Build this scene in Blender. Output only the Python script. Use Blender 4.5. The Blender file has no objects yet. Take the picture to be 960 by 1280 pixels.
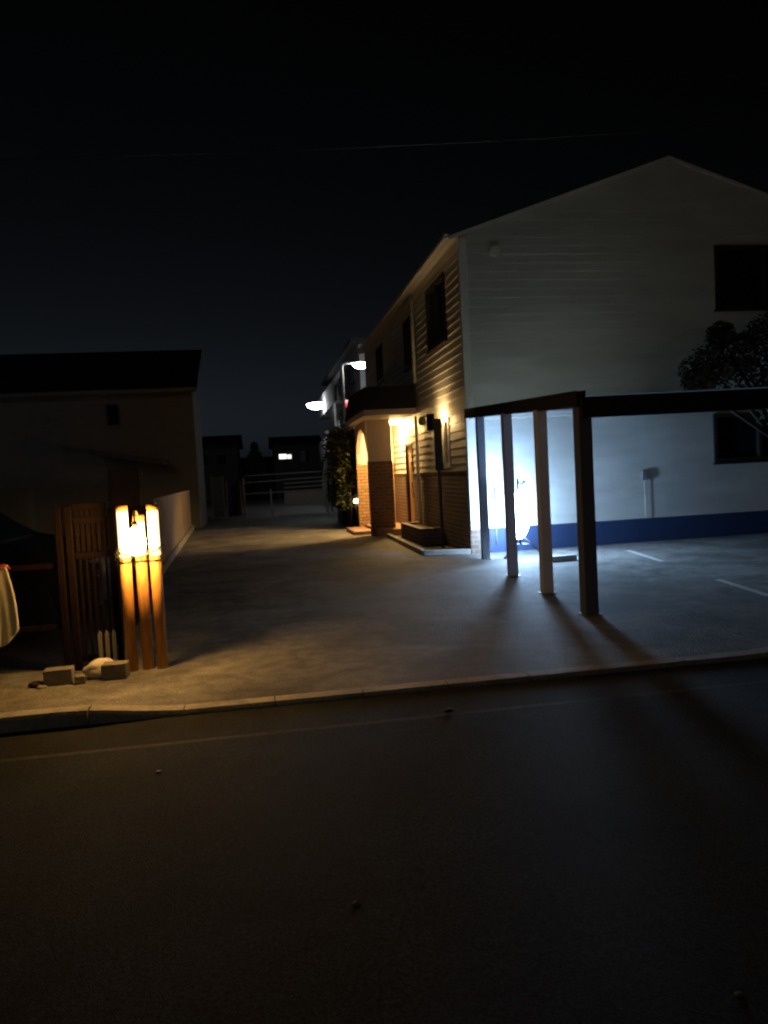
import bpy, bmesh, math, random
from mathutils import Vector, Matrix
random.seed(7)
PI = math.pi
SC = bpy.context.scene
COL = SC.collection

# ------------------------------------------------------------------ materials
def mat(name, col, rough=0.7, var=0.15, scale=4.0, bump=0.0, bscale=60.0, metal=0.0, spec=0.4, stretch=(1, 1, 1), var2=0.0, scale2=0.6, tint=None, grain=0.0):
    m = bpy.data.materials.new(name); m.use_nodes = True
    nt = m.node_tree; N = nt.nodes; L = nt.links
    b = N['Principled BSDF']
    b.inputs['Roughness'].default_value = rough
    b.inputs['Metallic'].default_value = metal
    b.inputs['Specular IOR Level'].default_value = spec
    g = N.new('ShaderNodeNewGeometry')
    mp = N.new('ShaderNodeMapping'); mp.inputs['Scale'].default_value = stretch
    L.new(g.outputs['Position'], mp.inputs['Vector'])
    n = N.new('ShaderNodeTexNoise'); n.inputs['Scale'].default_value = scale; n.inputs['Detail'].default_value = 6; n.inputs['Roughness'].default_value = 0.65
    L.new(mp.outputs[0], n.inputs['Vector'])
    r = N.new('ShaderNodeValToRGB')
    r.color_ramp.elements[0].position = 0.3; r.color_ramp.elements[1].position = 0.72
    c0 = [max(0, c * (1 - var)) for c in col]; c1 = [min(1, c * (1 + var)) for c in col]
    if tint: c1 = [c1[i] * 0.4 + tint[i] * 0.6 for i in range(3)]
    r.color_ramp.elements[0].color = (*c0, 1); r.color_ramp.elements[1].color = (*c1, 1)
    L.new(n.outputs['Fac'], r.inputs['Fac'])
    out = r.outputs['Color']
    if var2 > 0:
        n2 = N.new('ShaderNodeTexNoise'); n2.inputs['Scale'].default_value = scale2; n2.inputs['Detail'].default_value = 3; n2.inputs['Distortion'].default_value = 0.8
        L.new(mp.outputs[0], n2.inputs['Vector'])
        mr = N.new('ShaderNodeMapRange'); mr.inputs[1].default_value = 0.35; mr.inputs[2].default_value = 0.68
        mr.inputs[3].default_value = 1 - var2; mr.inputs[4].default_value = 1 + var2
        L.new(n2.outputs['Fac'], mr.inputs[0])
        mx = N.new('ShaderNodeVectorMath'); mx.operation = 'SCALE'
        L.new(out, mx.inputs[0]); L.new(mr.outputs[0], mx.inputs['Scale'])
        out = mx.outputs[0]
    if grain > 0:
        n4 = N.new('ShaderNodeTexNoise'); n4.inputs['Scale'].default_value = 85; n4.inputs['Detail'].default_value = 2
        L.new(mp.outputs[0], n4.inputs['Vector'])
        mr4 = N.new('ShaderNodeMapRange'); mr4.inputs[1].default_value = 0.32; mr4.inputs[2].default_value = 0.68; mr4.inputs[3].default_value = 1 - grain; mr4.inputs[4].default_value = 1 + grain
        L.new(n4.outputs['Fac'], mr4.inputs[0])
        mx4 = N.new('ShaderNodeVectorMath'); mx4.operation = 'SCALE'; L.new(out, mx4.inputs[0]); L.new(mr4.outputs[0], mx4.inputs['Scale']); out = mx4.outputs[0]
    L.new(out, b.inputs['Base Color'])
    if bump > 0:
        n3 = N.new('ShaderNodeTexNoise'); n3.inputs['Scale'].default_value = bscale; n3.inputs['Detail'].default_value = 5
        L.new(mp.outputs[0], n3.inputs['Vector'])
        bp = N.new('ShaderNodeBump'); bp.inputs['Strength'].default_value = bump; bp.inputs['Distance'].default_value = 0.02
        L.new(n3.outputs['Fac'], bp.inputs['Height']); L.new(bp.outputs[0], b.inputs['Normal'])
    return m

def brick_mat(name, c1, c2, mortar, bw=0.22, rh=0.085, ms=0.011):
    m = bpy.data.materials.new(name); m.use_nodes = True
    nt = m.node_tree; N = nt.nodes; L = nt.links; b = N['Principled BSDF']
    b.inputs['Roughness'].default_value = 0.75
    g = N.new('ShaderNodeNewGeometry'); s = N.new('ShaderNodeSeparateXYZ'); a = N.new('ShaderNodeMath'); a.operation = 'ADD'
    L.new(g.outputs['Position'], s.inputs[0]); L.new(s.outputs[0], a.inputs[0]); L.new(s.outputs[1], a.inputs[1])
    c = N.new('ShaderNodeCombineXYZ'); L.new(a.outputs[0], c.inputs[0]); L.new(s.outputs[2], c.inputs[1])
    t = N.new('ShaderNodeTexBrick')
    t.inputs['Color1'].default_value = (*c1, 1); t.inputs['Color2'].default_value = (*c2, 1); t.inputs['Mortar'].default_value = (*mortar, 1)
    t.inputs['Scale'].default_value = 1; t.inputs['Mortar Size'].default_value = ms; t.inputs['Mortar Smooth'].default_value = 0.2
    t.inputs['Brick Width'].default_value = bw; t.inputs['Row Height'].default_value = rh; t.inputs['Bias'].default_value = 0
    L.new(c.outputs[0], t.inputs['Vector'])
    n = N.new('ShaderNodeTexNoise'); n.inputs['Scale'].default_value = 18; n.inputs['Detail'].default_value = 5
    L.new(g.outputs['Position'], n.inputs['Vector'])
    mr = N.new('ShaderNodeMapRange'); mr.inputs[3].default_value = 0.6; mr.inputs[4].default_value = 1.4; L.new(n.outputs['Fac'], mr.inputs[0])
    mx = N.new('ShaderNodeVectorMath'); mx.operation = 'SCALE'; L.new(t.outputs['Color'], mx.inputs[0]); L.new(mr.outputs[0], mx.inputs['Scale'])
    L.new(mx.outputs[0], b.inputs['Base Color'])
    inv = N.new('ShaderNodeMath'); inv.operation = 'SUBTRACT'; inv.inputs[0].default_value = 1; L.new(t.outputs['Fac'], inv.inputs[1])
    bp = N.new('ShaderNodeBump'); bp.inputs['Strength'].default_value = 1.0; bp.inputs['Distance'].default_value = 0.02
    L.new(inv.outputs[0], bp.inputs['Height']); L.new(bp.outputs[0], b.inputs['Normal'])
    return m

def emit(name, col, strength):
    m = bpy.data.materials.new(name); m.use_nodes = True
    b = m.node_tree.nodes['Principled BSDF']
    b.inputs['Base Color'].default_value = (0.8, 0.8, 0.8, 1)
    b.inputs['Emission Color'].default_value = (*col, 1); b.inputs['Emission Strength'].default_value = strength
    return m

def glass(name, col=(0.01, 0.012, 0.016), rough=0.06):
    m = mat(name, col, rough=rough, var=0.1, spec=0.6)
    return m

M = dict(
    asphalt=mat('asphalt', (0.042, 0.055, 0.070), 0.85, 0.35, 140, 0.9, 190, var2=0.3, scale2=0.9, spec=0.2, grain=0.6),
    gutter=mat('gutter_concrete', (0.036, 0.042, 0.048), 0.85, 0.35, 140, 0.9, 190, var2=0.3, scale2=1.6, spec=0.2, grain=0.5),
    concrete=mat('forecourt_concrete', (0.21, 0.205, 0.19), 0.72, 0.38, 7, 0.9, 55, var2=0.40, scale2=1.1, spec=0.35, grain=0.45),
    kerb=mat('kerb_concrete', (0.48, 0.45, 0.40), 0.75, 0.25, 30, 0.5, 80, var2=0.2, scale2=3),
    lane=mat('lane_asphalt', (0.06, 0.057, 0.052), 0.7, 0.3, 60, 0.6, 90, var2=0.3, scale2=0.7),
    soil=mat('yard_soil', (0.05, 0.042, 0.032), 0.95, 0.5, 12, 1.0, 30),
    paint=mat('line_paint', (0.62, 0.62, 0.58), 0.7, 0.35, 25, 0.3, 60),
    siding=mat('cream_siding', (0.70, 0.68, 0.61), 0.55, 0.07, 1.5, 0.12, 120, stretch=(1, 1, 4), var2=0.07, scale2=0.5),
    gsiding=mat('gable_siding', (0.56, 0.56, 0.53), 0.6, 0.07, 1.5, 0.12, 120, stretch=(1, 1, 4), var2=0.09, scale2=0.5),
    trim=mat('white_trim', (0.72, 0.71, 0.67), 0.5, 0.05, 5),
    plaster=mat('porch_plaster', (0.55, 0.47, 0.40), 0.8, 0.08, 8, 0.4, 90),
    roof=mat('dark_roofing', (0.022, 0.021, 0.021), 0.8, 0.3, 25, 0.5, 50),
    brick=brick_mat('dark_brick', (0.17, 0.105, 0.075), (0.115, 0.07, 0.052), (0.24, 0.19, 0.15)),
    glowbrick=brick_mat('lampglow_brick', (0.40, 0.25, 0.11), (0.29, 0.17, 0.075), (0.13, 0.08, 0.045)),  # brighter, yellower brick copy with the porch lamp's glow put into its colour
    wains=mat('flare_blue_base_panel', (0.022, 0.042, 0.108), 0.6, 0.15, 8, 0.2, 60),  # blue cast of lens flare put into the base colour
    tile=mat('porch_tile', (0.34, 0.20, 0.13), 0.5, 0.2, 12, 0.2, 60),
    glass=glass('dark_glass'),
    frame=mat('bronze_frame', (0.05, 0.042, 0.036), 0.45, 0.1, 10, metal=0.3),
    shutter=mat('grey_shutter', (0.10, 0.09, 0.09), 0.55, 0.12, 12),
    wood_door=mat('door_wood', (0.36, 0.2, 0.10), 0.5, 0.25, 6, stretch=(6, 6, 0.6)),
    brass=mat('aged_brass', (0.5, 0.36, 0.16), 0.35, 0.1, 10, metal=0.9),
    litpost=mat('glare_lit_carport_post', (0.56, 0.61, 0.74), 0.7, 0.1, 9, spec=0.15),  # paler post copy; glare veil and bounce light put into its colour
    frontpost=mat('shaded_carport_post', (0.10, 0.125, 0.20), 0.7, 0.1, 9, spec=0.15),  # darker copy for the front post; its shade put into the colour
    beam=mat('carport_beam', (0.022, 0.022, 0.026), 0.85, 0.15, 9, spec=0.08),
    deck=mat('carport_deck', (0.42, 0.42, 0.42), 0.6, 0.1, 3),
    timber=mat('lamp_timber', (0.46, 0.22, 0.055), 0.62, 0.3, 7, 0.3, 40, stretch=(5, 5, 0.5)),
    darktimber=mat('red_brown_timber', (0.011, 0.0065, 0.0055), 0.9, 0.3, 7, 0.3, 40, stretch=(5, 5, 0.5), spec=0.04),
    iron=mat('black_iron', (0.02, 0.02, 0.022), 0.5, 0.2, 20, metal=0.5),
    steel=mat('galvanised_steel', (0.36, 0.37, 0.38), 0.42, 0.15, 14, metal=0.6),
    leaf=mat('leaf_green', (0.065, 0.085, 0.028), 0.6, 0.5, 3, tint=(0.10, 0.11, 0.03)),
    darkleaf=mat('dark_leaf', (0.028, 0.036, 0.018), 0.65, 0.5, 3),
    bark=mat('bark', (0.03, 0.024, 0.018), 0.9, 0.35, 20, 0.8, 30),
    brownwall=mat('brown_render', (0.20, 0.19, 0.175), 0.9, 0.12, 3, 0.3, 60),
    dimtrim=mat('lean_to_sheet', (0.10, 0.088, 0.075), 0.9, 0.15, 4),
    dimdoor=mat('dull_red_door', (0.12, 0.07, 0.055), 0.8, 0.15, 6),
    greywall=mat('grey_render', (0.20, 0.19, 0.17), 0.9, 0.12, 3, 0.3, 60),
    fence=mat('fence_board', (0.52, 0.41, 0.29), 0.8, 0.18, 5, 0.3, 40, stretch=(5, 5, 0.6)),
    block=mat('cement_block', (0.24, 0.225, 0.20), 0.9, 0.25, 25, 0.8, 70),
    sack=mat('white_sack', (0.66, 0.63, 0.58), 0.6, 0.1, 8, 0.3, 30),
    cloth=mat('pale_cloth', (0.62, 0.60, 0.44), 0.85, 0.12, 10, 0.3, 120),
    red=mat('red_cloth', (0.45, 0.03, 0.03), 0.8, 0.15, 10),
    carpaint=mat('car_paint', (0.013, 0.016, 0.018), 0.6, 0.1, 6, spec=0.15),
    rubber=mat('tyre_rubber', (0.018, 0.018, 0.018), 0.85, 0.2, 20),
    alu=mat('brushed_alloy', (0.4, 0.4, 0.42), 0.35, 0.1, 14, metal=0.8),
    orange=mat('safety_orange', (0.5, 0.16, 0.03), 0.5, 0.1, 10),
    bgwall=mat('far_wall', (0.06, 0.058, 0.056), 0.9, 0.15, 1),
    apart=mat('apartment_render', (0.34, 0.34, 0.34), 0.85, 0.1, 2, 0.2, 40),
    bluepanel=mat('blue_panel', (0.045, 0.06, 0.11), 0.6, 0.15, 4),
    stone=mat('pebble_stone', (0.3, 0.28, 0.25), 0.9, 0.25, 30),
    cable=mat('cable_sheath', (0.028, 0.028, 0.03), 0.35, 0.1, 10, spec=0.6),
    cap=mat('cream_cap', (0.72, 0.62, 0.45), 0.7, 0.1, 10),
    e_warm=emit('warm_globe_light', (1.0, 0.52, 0.13), 215),
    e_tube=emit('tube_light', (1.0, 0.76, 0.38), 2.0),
    e_porch=emit('porch_globe_light', (1.0, 0.60, 0.21), 760),
    e_white=emit('white_work_light', (0.42, 0.66, 1.0), 125),
    e_led=emit('led_light', (0.92, 0.95, 1.0), 52),
    e_wall=emit('sconce_light', (1.0, 0.62, 0.25), 280),
    e_spot=emit('garden_spot_light', (1.0, 0.72, 0.4), 60),
    e_win=emit('lit_window', (0.95, 0.95, 0.9), 1.6),
    e_sign=emit('lit_sign', (0.95, 1.0, 0.95), 1.6),
    e_red=emit('red_lamp_light', (1.0, 0.04, 0.10), 0.9),
)

def polycarb():
    m = mat('smoky_polycarbonate', (0.36, 0.38, 0.40), 0.5, 0.1, 3)
    nt = m.node_tree; N = nt.nodes; L = nt.links; b = N['Principled BSDF']; out = N['Material Output']
    t = N.new('ShaderNodeBsdfTranslucent'); t.inputs['Color'].default_value = (0.72, 0.56, 0.38, 1)
    x = N.new('ShaderNodeMixShader'); x.inputs[0].default_value = 0.55
    L.new(b.outputs[0], x.inputs[1]); L.new(t.outputs[0], x.inputs[2]); L.new(x.outputs[0], out.inputs['Surface'])
    return m
M['poly'] = polycarb()

# ------------------------------------------------------------------ mesh kit
class MB:
    def __init__(s): s.bm = bmesh.new(); s.smooth = []
    def face(s, pts):
        return s.bm.faces.new([s.bm.verts.new(p) for p in pts])
    def box(s, a, b, bev=0.0, mtx=None):
        c = [(a[i] + b[i]) / 2 for i in range(3)]; d = [abs(b[i] - a[i]) for i in range(3)]
        r = bmesh.ops.create_cube(s.bm, size=1)
        vs = r['verts']
        for v in vs: v.co = Vector((c[0] + v.co.x * d[0], c[1] + v.co.y * d[1], c[2] + v.co.z * d[2]))
        if mtx:
            for v in vs: v.co = mtx @ v.co
        if bev > 0:
            es = list({e for v in vs for e in v.link_edges})
            bmesh.ops.bevel(s.bm, geom=es, offset=bev, segments=2, affect='EDGES', profile=0.5)
    def bar(s, p, q, w, h, bev=0.0, up=(0, 0, 1)):      # square bar from p to q
        p = Vector(p); q = Vector(q); d = q - p; L = d.length; z = d.normalized()
        x = Vector(up).cross(z)
        if x.length < 1e-4: x = Vector((1, 0, 0))
        x.normalize(); y = z.cross(x)
        m = Matrix((( x.x, y.x, z.x, p.x), (x.y, y.y, z.y, p.y), (x.z, y.z, z.z, p.z), (0, 0, 0, 1)))
        s.box((-w / 2, -h / 2, 0), (w / 2, h / 2, L), bev, m)
    def tube(s, pts, r, n=12, cap=True):
        pts = [Vector(p) for p in pts]
        rs = r if isinstance(r, (list, tuple)) else [r] * len(pts)
        rings = []; ref = None
        for i, p in enumerate(pts):
            t = (pts[min(i + 1, len(pts) - 1)] - pts[max(i - 1, 0)]).normalized()
            if ref is None:
                ref = Vector((0, 0, 1)).cross(t)
                if ref.length < 1e-3: ref = Vector((1, 0, 0))
            ref = (ref - t * ref.dot(t)).normalized(); b = t.cross(ref)
            rings.append([s.bm.verts.new(p + (ref * math.cos(2 * PI * k / n) + b * math.sin(2 * PI * k / n)) * rs[i]) for k in range(n)])
        for i in range(len(rings) - 1):
            for k in range(n):
                f = s.bm.faces.new((rings[i][k], rings[i][(k + 1) % n], rings[i + 1][(k + 1) % n], rings[i + 1][k])); f.smooth = True
        if cap:
            s.bm.faces.new(rings[0][::-1]); s.bm.faces.new(rings[-1])
    def lathe(s, prof, c=(0, 0, 0), n=24, sx=1, sy=1):
        c = Vector(c); rings = []
        for r, z in prof:
            rings.append([s.bm.verts.new(c + Vector((r * sx * math.cos(2 * PI * k / n), r * sy * math.sin(2 * PI * k / n), z))) for k in range(n)])
        for i in range(len(rings) - 1):
            for k in range(n):
                f = s.bm.faces.new((rings[i][k], rings[i][(k + 1) % n], rings[i + 1][(k + 1) % n], rings[i + 1][k])); f.smooth = True
        s.bm.faces.new(rings[0][::-1]); s.bm.faces.new(rings[-1])
    def prism(s, poly, d):                                # closed polygon extruded along d
        d = Vector(d); a = [s.bm.verts.new(p) for p in poly]; b = [s.bm.verts.new(Vector(p) + d) for p in poly]
        s.bm.faces.new(a[::-1]); s.bm.faces.new(b); n = len(a)
        for i in range(n): s.bm.faces.new((a[i], a[(i + 1) % n], b[(i + 1) % n], b[i]))
    def build(s, name, m, parent=None, recalc=True):
        if recalc: bmesh.ops.recalc_face_normals(s.bm, faces=s.bm.faces)
        me = bpy.data.meshes.new(name); s.bm.to_mesh(me); s.bm.free()
        me.materials.append(M[m] if isinstance(m, str) else m)
        o = bpy.data.objects.new(name, me); COL.objects.link(o)
        if parent:
            o.parent = parent; o.matrix_parent_inverse = Matrix.Identity(4)
            off = Vector(parent.get('_o', (0, 0, 0)))
            if off.length: me.transform(Matrix.Translation(-off))
            o['_o'] = tuple(off)
        return o

def tag(o, label, cat, group=None):
    o['label'] = label; o['category'] = cat
    if group: o['group'] = group
    return o
def thing(name, label, cat, loc=(0, 0, 0), group=None):
    o = bpy.data.objects.new(name, None); COL.objects.link(o); o.location = loc; o['_o'] = tuple(loc); o.empty_display_size = 0.2
    return tag(o, label, cat, group)
def struct(o): o['kind'] = 'structure'; return o
def dup(root, delta, label, rz=0.0, scale=1.0):
    r = root.copy(); COL.objects.link(r); r.location = Vector(root.location) + Vector(delta); r.rotation_euler = (0, 0, rz); r.scale = (scale,) * 3
    r['label'] = label
    for ch in list(root.children):
        c = ch.copy(); COL.objects.link(c); c.parent = r
        for g in list(ch.children):
            d = g.copy(); COL.objects.link(d); d.parent = c
    return r
def centre_origin(o, base):
    o.data.transform(Matrix.Translation(-Vector(base))); o.location = base; return o

# ------------------------------------------------------------------ the ground
def sheet(name, poly, z, m, sub=0):
    b = MB(); b.face([(x, y, z) for x, y in poly])
    return struct(b.build(name, m, recalc=False))
sheet('ground', [(-160, -60), (160, -60), (160, 260), (-160, 260)], -0.04, 'soil')
sheet('road', [(-60, -6), (60, -6), (60, 4.50), (-60, 4.58)], -0.0200, 'asphalt')
sheet('gutter', [(-60, 4.625), (60, 4.545), (60, 5.11), (-60, 5.11)], -0.0200, 'gutter')
sheet('driveway', [(-60, 5.16), (60, 5.16), (60, 13.4), (4.2, 13.4), (4.2, 25.0), (-2.6, 25.0), (-1.72, 12.5), (-1.30, 6.75), (-60, 6.6)], 0.0, 'concrete')
sheet('lane', [(-3.0, 25.0), (8, 25.0), (9, 70), (-4, 70)], -0.002, 'lane')
sheet('yard', [(-1.31, 6.7), (-1.74, 12.5), (-2.62, 25.2), (-20, 25.2), (-40, 6.62)], 0.004, 'soil')

paint2 = mat('worn_edge_paint', (0.068, 0.070, 0.070), 0.8, 0.6, 22, 0.4, 90, spec=0.2, stretch=(1, 3, 1))
sheet('edge_line', [(-60, 4.58), (60, 4.50), (60, 4.545), (-60, 4.625)], -0.0200, paint2)
# kerb stones, dropped at the entrance, full height at both ends
b = MB()
def kerb_h(x):
    def sm(t): t = max(0, min(1, t)); return t * t * (3 - 2 * t)
    return 0.010 + 0.065 * sm((-0.55 - x) / 0.8) + 0.065 * sm((x - 3.5) / 0.8)
x = -30.0
while x < 30:
    L = 0.6; x0, x1 = x + 0.004, x + L - 0.004
    n = 4
    secs = []
    for i in range(n + 1):
        xx = x0 + (x1 - x0) * i / n; h = kerb_h(xx); jy = random.uniform(-0.002, 0.002)
        secs.append([(xx, 5.09 + jy, -0.06), (xx, 5.095 + jy, h - 0.018), (xx, 5.115 + jy, h), (xx, 5.235 + jy, h), (xx, 5.235 + jy, -0.06)])
    vs = [[b.bm.verts.new(p) for p in sct] for sct in secs]
    for i in range(n):
        for k in range(4): b.bm.faces.new((vs[i][k], vs[i + 1][k], vs[i + 1][k + 1], vs[i][k + 1]))
    b.bm.faces.new(vs[0]); b.bm.faces.new(vs[-1][::-1])
    x += L
struct(b.build('kerb', 'kerb'))
# raised pavement strips behind the full height kerbs
b = MB()
for (xa, xb) in ((-30, -0.5), (3.4, 30)):
    k = 60
    for i in range(k):
        xs = (xa + (xb - xa) * i / k, xa + (xb - xa) * (i + 1) / k)
        if xa < 0: xs = tuple(-0.5 - 3 * ((j / k) ** 3) * 10 for j in (k - i, k - i - 1))
        else: xs = tuple(3.4 + 27 * (j / k) ** 3 for j in (i, i + 1))
        h0, h1 = kerb_h(xs[0]) - 0.012, kerb_h(xs[1]) - 0.012
        b.face([(xs[0], 5.233, h0), (xs[1], 5.233, h1), (xs[1], 6.15, 0.002), (xs[0], 6.15, 0.002)])
struct(b.build('pavement', 'concrete', recalc=False))

# painted bay lines
def line(p, q, w=0.09):
    p = Vector((*p, 0.004)); q = Vector((*q, 0.004)); d = (q - p).normalized(); s = Vector((-d.y, d.x, 0)) * w / 2
    b = MB(); b.face([p - s, q - s, q + s, p + s]); return b.build('parking_line', 'paint', recalc=False)
struct(line((5.98, 11.9), (5.72, 10.31))); struct(line((5.40, 8.45), (5.20, 7.2)))

# ------------------------------------------------------------------ two storey house
XW, YF, XR, YB = 3.63, 13.02, 11.57, 25.3
XA, ZE, SL = 7.6, 5.50, 0.34
house = thing('two_storey_house', 'big cream clapboard two storey house with gable end and dark brick base', 'house', (XW, YF, 0))
def roof_under(x): return ZE + 0.05 + (x - XW) * SL if x < XA else ZE + 0.05 + (2 * XA - XW - x) * SL

def lap(b, org, u, n, z0, z1, span, holes, pitch=0.15, lip=0.022):
    org = Vector(org); u = Vector(u); n = Vector(n); Z = Vector((0, 0, 1))
    zs = []
    z = z0
    while z < z1 - 1e-4: zs.append((z, min(z + pitch, z1), z)); z += pitch
    cuts = sorted({h[2] for h in holes} | {h[3] for h in holes})
    pieces = []
    for a, c, base in zs:
        pts = [a] + [q for q in cuts if a + 1e-3 < q < c - 1e-3] + [c]
        for i in range(len(pts) - 1): pieces.append((pts[i], pts[i + 1], base))
    def P(uu, zz, d): return org + u * uu + Z * zz + n * d
    for a, c, base in pieces:
        sa, sc = span(a), span(c)
        if sa[1] - sa[0] < 0.02: continue
        iv = [(sa[0], sa[1], sc[0], sc[1])]
        mid = (a + c) / 2
        for h in holes:
            if h[2] < mid < h[3]:
                nv = []
                for (l, r, lt, rt) in iv:
                    if h[0] >= r or h[1] <= l: nv.append((l, r, lt, rt)); continue
                    if h[0] > l: nv.append((l, h[0], lt, h[0]))
                    if h[1] < r: nv.append((h[1], r, h[1], rt))
                iv = nv
        da = lip * (1 - (a - base) / pitch); dc = lip * (1 - (c - base) / pitch) + 0.002
        for (l, r, lt, rt) in iv:
            w = 0
            b.face([P(l, a, da), P(r, a, da), P(rt, c, dc), P(lt, c, dc)])
            if abs(a - base) < 1e-6: b.face([P(l, a, -0.002), P(r, a, -0.002), P(r, a, da), P(l, a, da)])

# inner walls (solid core a little behind the boards)
b = MB()
core = 0.14
poly = [(XW + core, YF + core, -0.05), (XR - core, YF + core, -0.05), (XR - core, YF + core, ZE - 0.05), (XA, YF + core, roof_under(XA) - 0.15), (XW + core, YF + core, ZE - 0.05)]
b.prism(poly, (0, YB - YF - 2 * core, 0)); b.build('inner_wall', 'shutter', house)

GW = 0.43
win_up = (8.46 - XW, 10.46 - XW, 4.22, 5.34)
win_lo = (8.34 - XW, 10.2 - XW, 1.40, 2.26)
b = MB()
def gspan(z):
    if z <= ZE + 0.045: return (0.0, XR - XW)
    d = (z - ZE - 0.045) / SL; return (d, XR - XW - d)
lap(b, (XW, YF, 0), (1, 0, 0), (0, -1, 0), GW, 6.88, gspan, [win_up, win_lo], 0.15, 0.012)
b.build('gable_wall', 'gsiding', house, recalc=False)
# side wall: u runs along +Y
side_up = [(14.15 - YF, 15.7 - YF, 4.0, 5.22), (17.5 - YF, 18.3 - YF, 4.0, 5.1), (21.6 - YF, 22.7 - YF, 4.2, 5.2)]
side_lo = [(14.28 - YF, 15.15 - YF, 1.60, 2.50)]
door_h = (17.95 - YF, 18.85 - YF, 0.2, 2.2)
side_win2 = (20.6 - YF, 20.65 - YF, 1.0, 1.01)
b = MB()
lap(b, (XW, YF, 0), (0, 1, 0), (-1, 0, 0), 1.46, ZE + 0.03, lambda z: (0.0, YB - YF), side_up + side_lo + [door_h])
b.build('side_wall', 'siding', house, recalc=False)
b = MB(); b.face([(XR, YF, 0), (XR, YB, 0), (XR, YB, ZE), (XR, YF, ZE)]); b.face([(XW, YB, 0), (XR, YB, 0), (XR, YB, ZE), (XA, YB, roof_under(XA)), (XW, YB, ZE)])
b.build('rear_wall', 'siding', house, recalc=False)
# base courses
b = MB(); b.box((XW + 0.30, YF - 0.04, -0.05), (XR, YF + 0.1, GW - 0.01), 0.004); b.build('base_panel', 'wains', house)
b = MB()
b.box((XW - 0.05, YF - 0.045, -0.05), (XW + 0.297, YF + 0.1, GW - 0.012), 0.004)
b.build('corner_brick_base', 'brick', house)
b = MB()
b.box((XW - 0.045, YF + 0.103, -0.05), (XW + 0.1, 17.93, 1.45), 0.004)
b.box((XW - 0.045, 18.87, -0.05), (XW + 0.1, YB, 1.45), 0.004)
b.build('brick_wainscot', 'brick', house)
b = MB(); b.box((XW - 0.06, YF + 0.11, 1.452), (XW + 0.05, 17.92, 1.475), 0.004); b.box((XW - 0.06, 18.88, 1.452), (XW + 0.05, YB, 1.475), 0.004); b.build('wainscot_cap', 'frame', house)
b = MB(); b.box((XW - 0.028, YF - 0.032, GW - 0.008), (XW + 0.11, YF + 0.10, ZE + 0.0), 0.004); b.build('corner_trim', 'trim', house)
# roof, bargeboards, eave gutter
b = MB()
ovx, ovy, th = 0.17, 0.012, 0.10
def rz(x): return roof_under(x) + 0.0
zl = ZE + 0.05 - ovx * SL
b.prism([(XW - ovx, YF - ovy, zl + 0.02), (XA, YF - ovy, roof_under(XA) + 0.02), (2 * XA - XW + ovx, YF - ovy, zl + 0.02), (2 * XA - XW + ovx, YF - ovy, zl + 0.06), (XA, YF - ovy, roof_under(XA) + 0.07), (XW - ovx, YF - ovy, zl + 0.06)], (0, YB - YF + 2 * ovy, 0))
rf = b.build('roof', 'roof', house)
for sgn in (0, 1):
    b = MB()
    xa, xb = (XW - ovx - 0.003, XA) if sgn == 0 else (XA + 0.001, 2 * XA - XW + ovx)
    za, zb = (zl, roof_under(XA)) if sgn == 0 else (roof_under(XA), zl)
    b.prism([(xa, YF - ovy - 0.03, za - 0.01), (xb, YF - ovy - 0.03, zb - 0.01), (xb, YF - ovy - 0.03, zb + 0.055), (xa, YF - ovy - 0.03, za + 0.055)], (0, 0.028, 0))
    b.build('bargeboard', 'siding', house)
b = MB()
b.box((XW - ovx - 0.11, YF - ovy, zl + 0.005), (XW - ovx - 0.004, YB + ovy, zl + 0.10), 0.02)
b.build('eave_gutter', 'siding', house)
b = MB(); b.face([(XW - ovx, YF - ovy, zl + 0.015), (XW - ovx, YB, zl + 0.015), (XW, YB, ZE + 0.04), (XW, YF - ovy, ZE + 0.04)]); b.build('soffit', 'siding', house, recalc=False)

def window(h, axis, mullions=1, frame_m='frame'):
    # axis 'g' gable (faces -Y), 's' side (faces -X)
    def pt(u, d, z): return (XW + u, YF - d, z) if axis == 'g' else (XW - d, YF + u, z)
    def bx(b, u0, u1, d0, d1, z0, z1, bev=0.003):
        p, q = pt(u0, d0, z0), pt(u1, d1, z1); b.box([min(p[i], q[i]) for i in range(3)], [max(p[i], q[i]) for i in range(3)], bev)
    u0, u1, z0, z1 = h; f = 0.05
    b = MB()
    bx(b, u0 - .02, u0 + f, -0.10, 0.04, z0 - .02, z1 + .02); bx(b, u1 - f, u1 + .02, -0.10, 0.04, z0 - .02, z1 + .02)
    bx(b, u0 + f, u1 - f, -0.10, 0.038, z1 - f, z1 + .018); bx(b, u0 + f, u1 - f, -0.10, 0.038, z0 - .018, z0 + f)
    for i in range(mullions):
        um = u0 + (u1 - u0) * (i + 1) / (mullions + 1); bx(b, um - .03, um + .03, -0.09, 0.02, z0 + f, z1 - f)
    fr = b.build('window', frame_m, house)
    b = MB(); bx(b, u0 + f - .01, u1 - f + .01, -0.062, -0.052, z0 + f - .01, z1 - f + .01, 0); b.build('pane', 'glass', fr)
    b = MB(); bx(b, u0 - .05, u1 + .05, -0.02, 0.07, z0 - .06, z0 - .021); b.build('sill', 'trim' if frame_m == 'trim' else 'frame', fr)
    return fr
window(win_up, 'g'); window(win_lo, 'g')
for h in side_up: window(h, 's', 1 if h[1] - h[0] > 1.2 else 0)
window(side_lo[0], 's', 1, 'trim')
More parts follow.
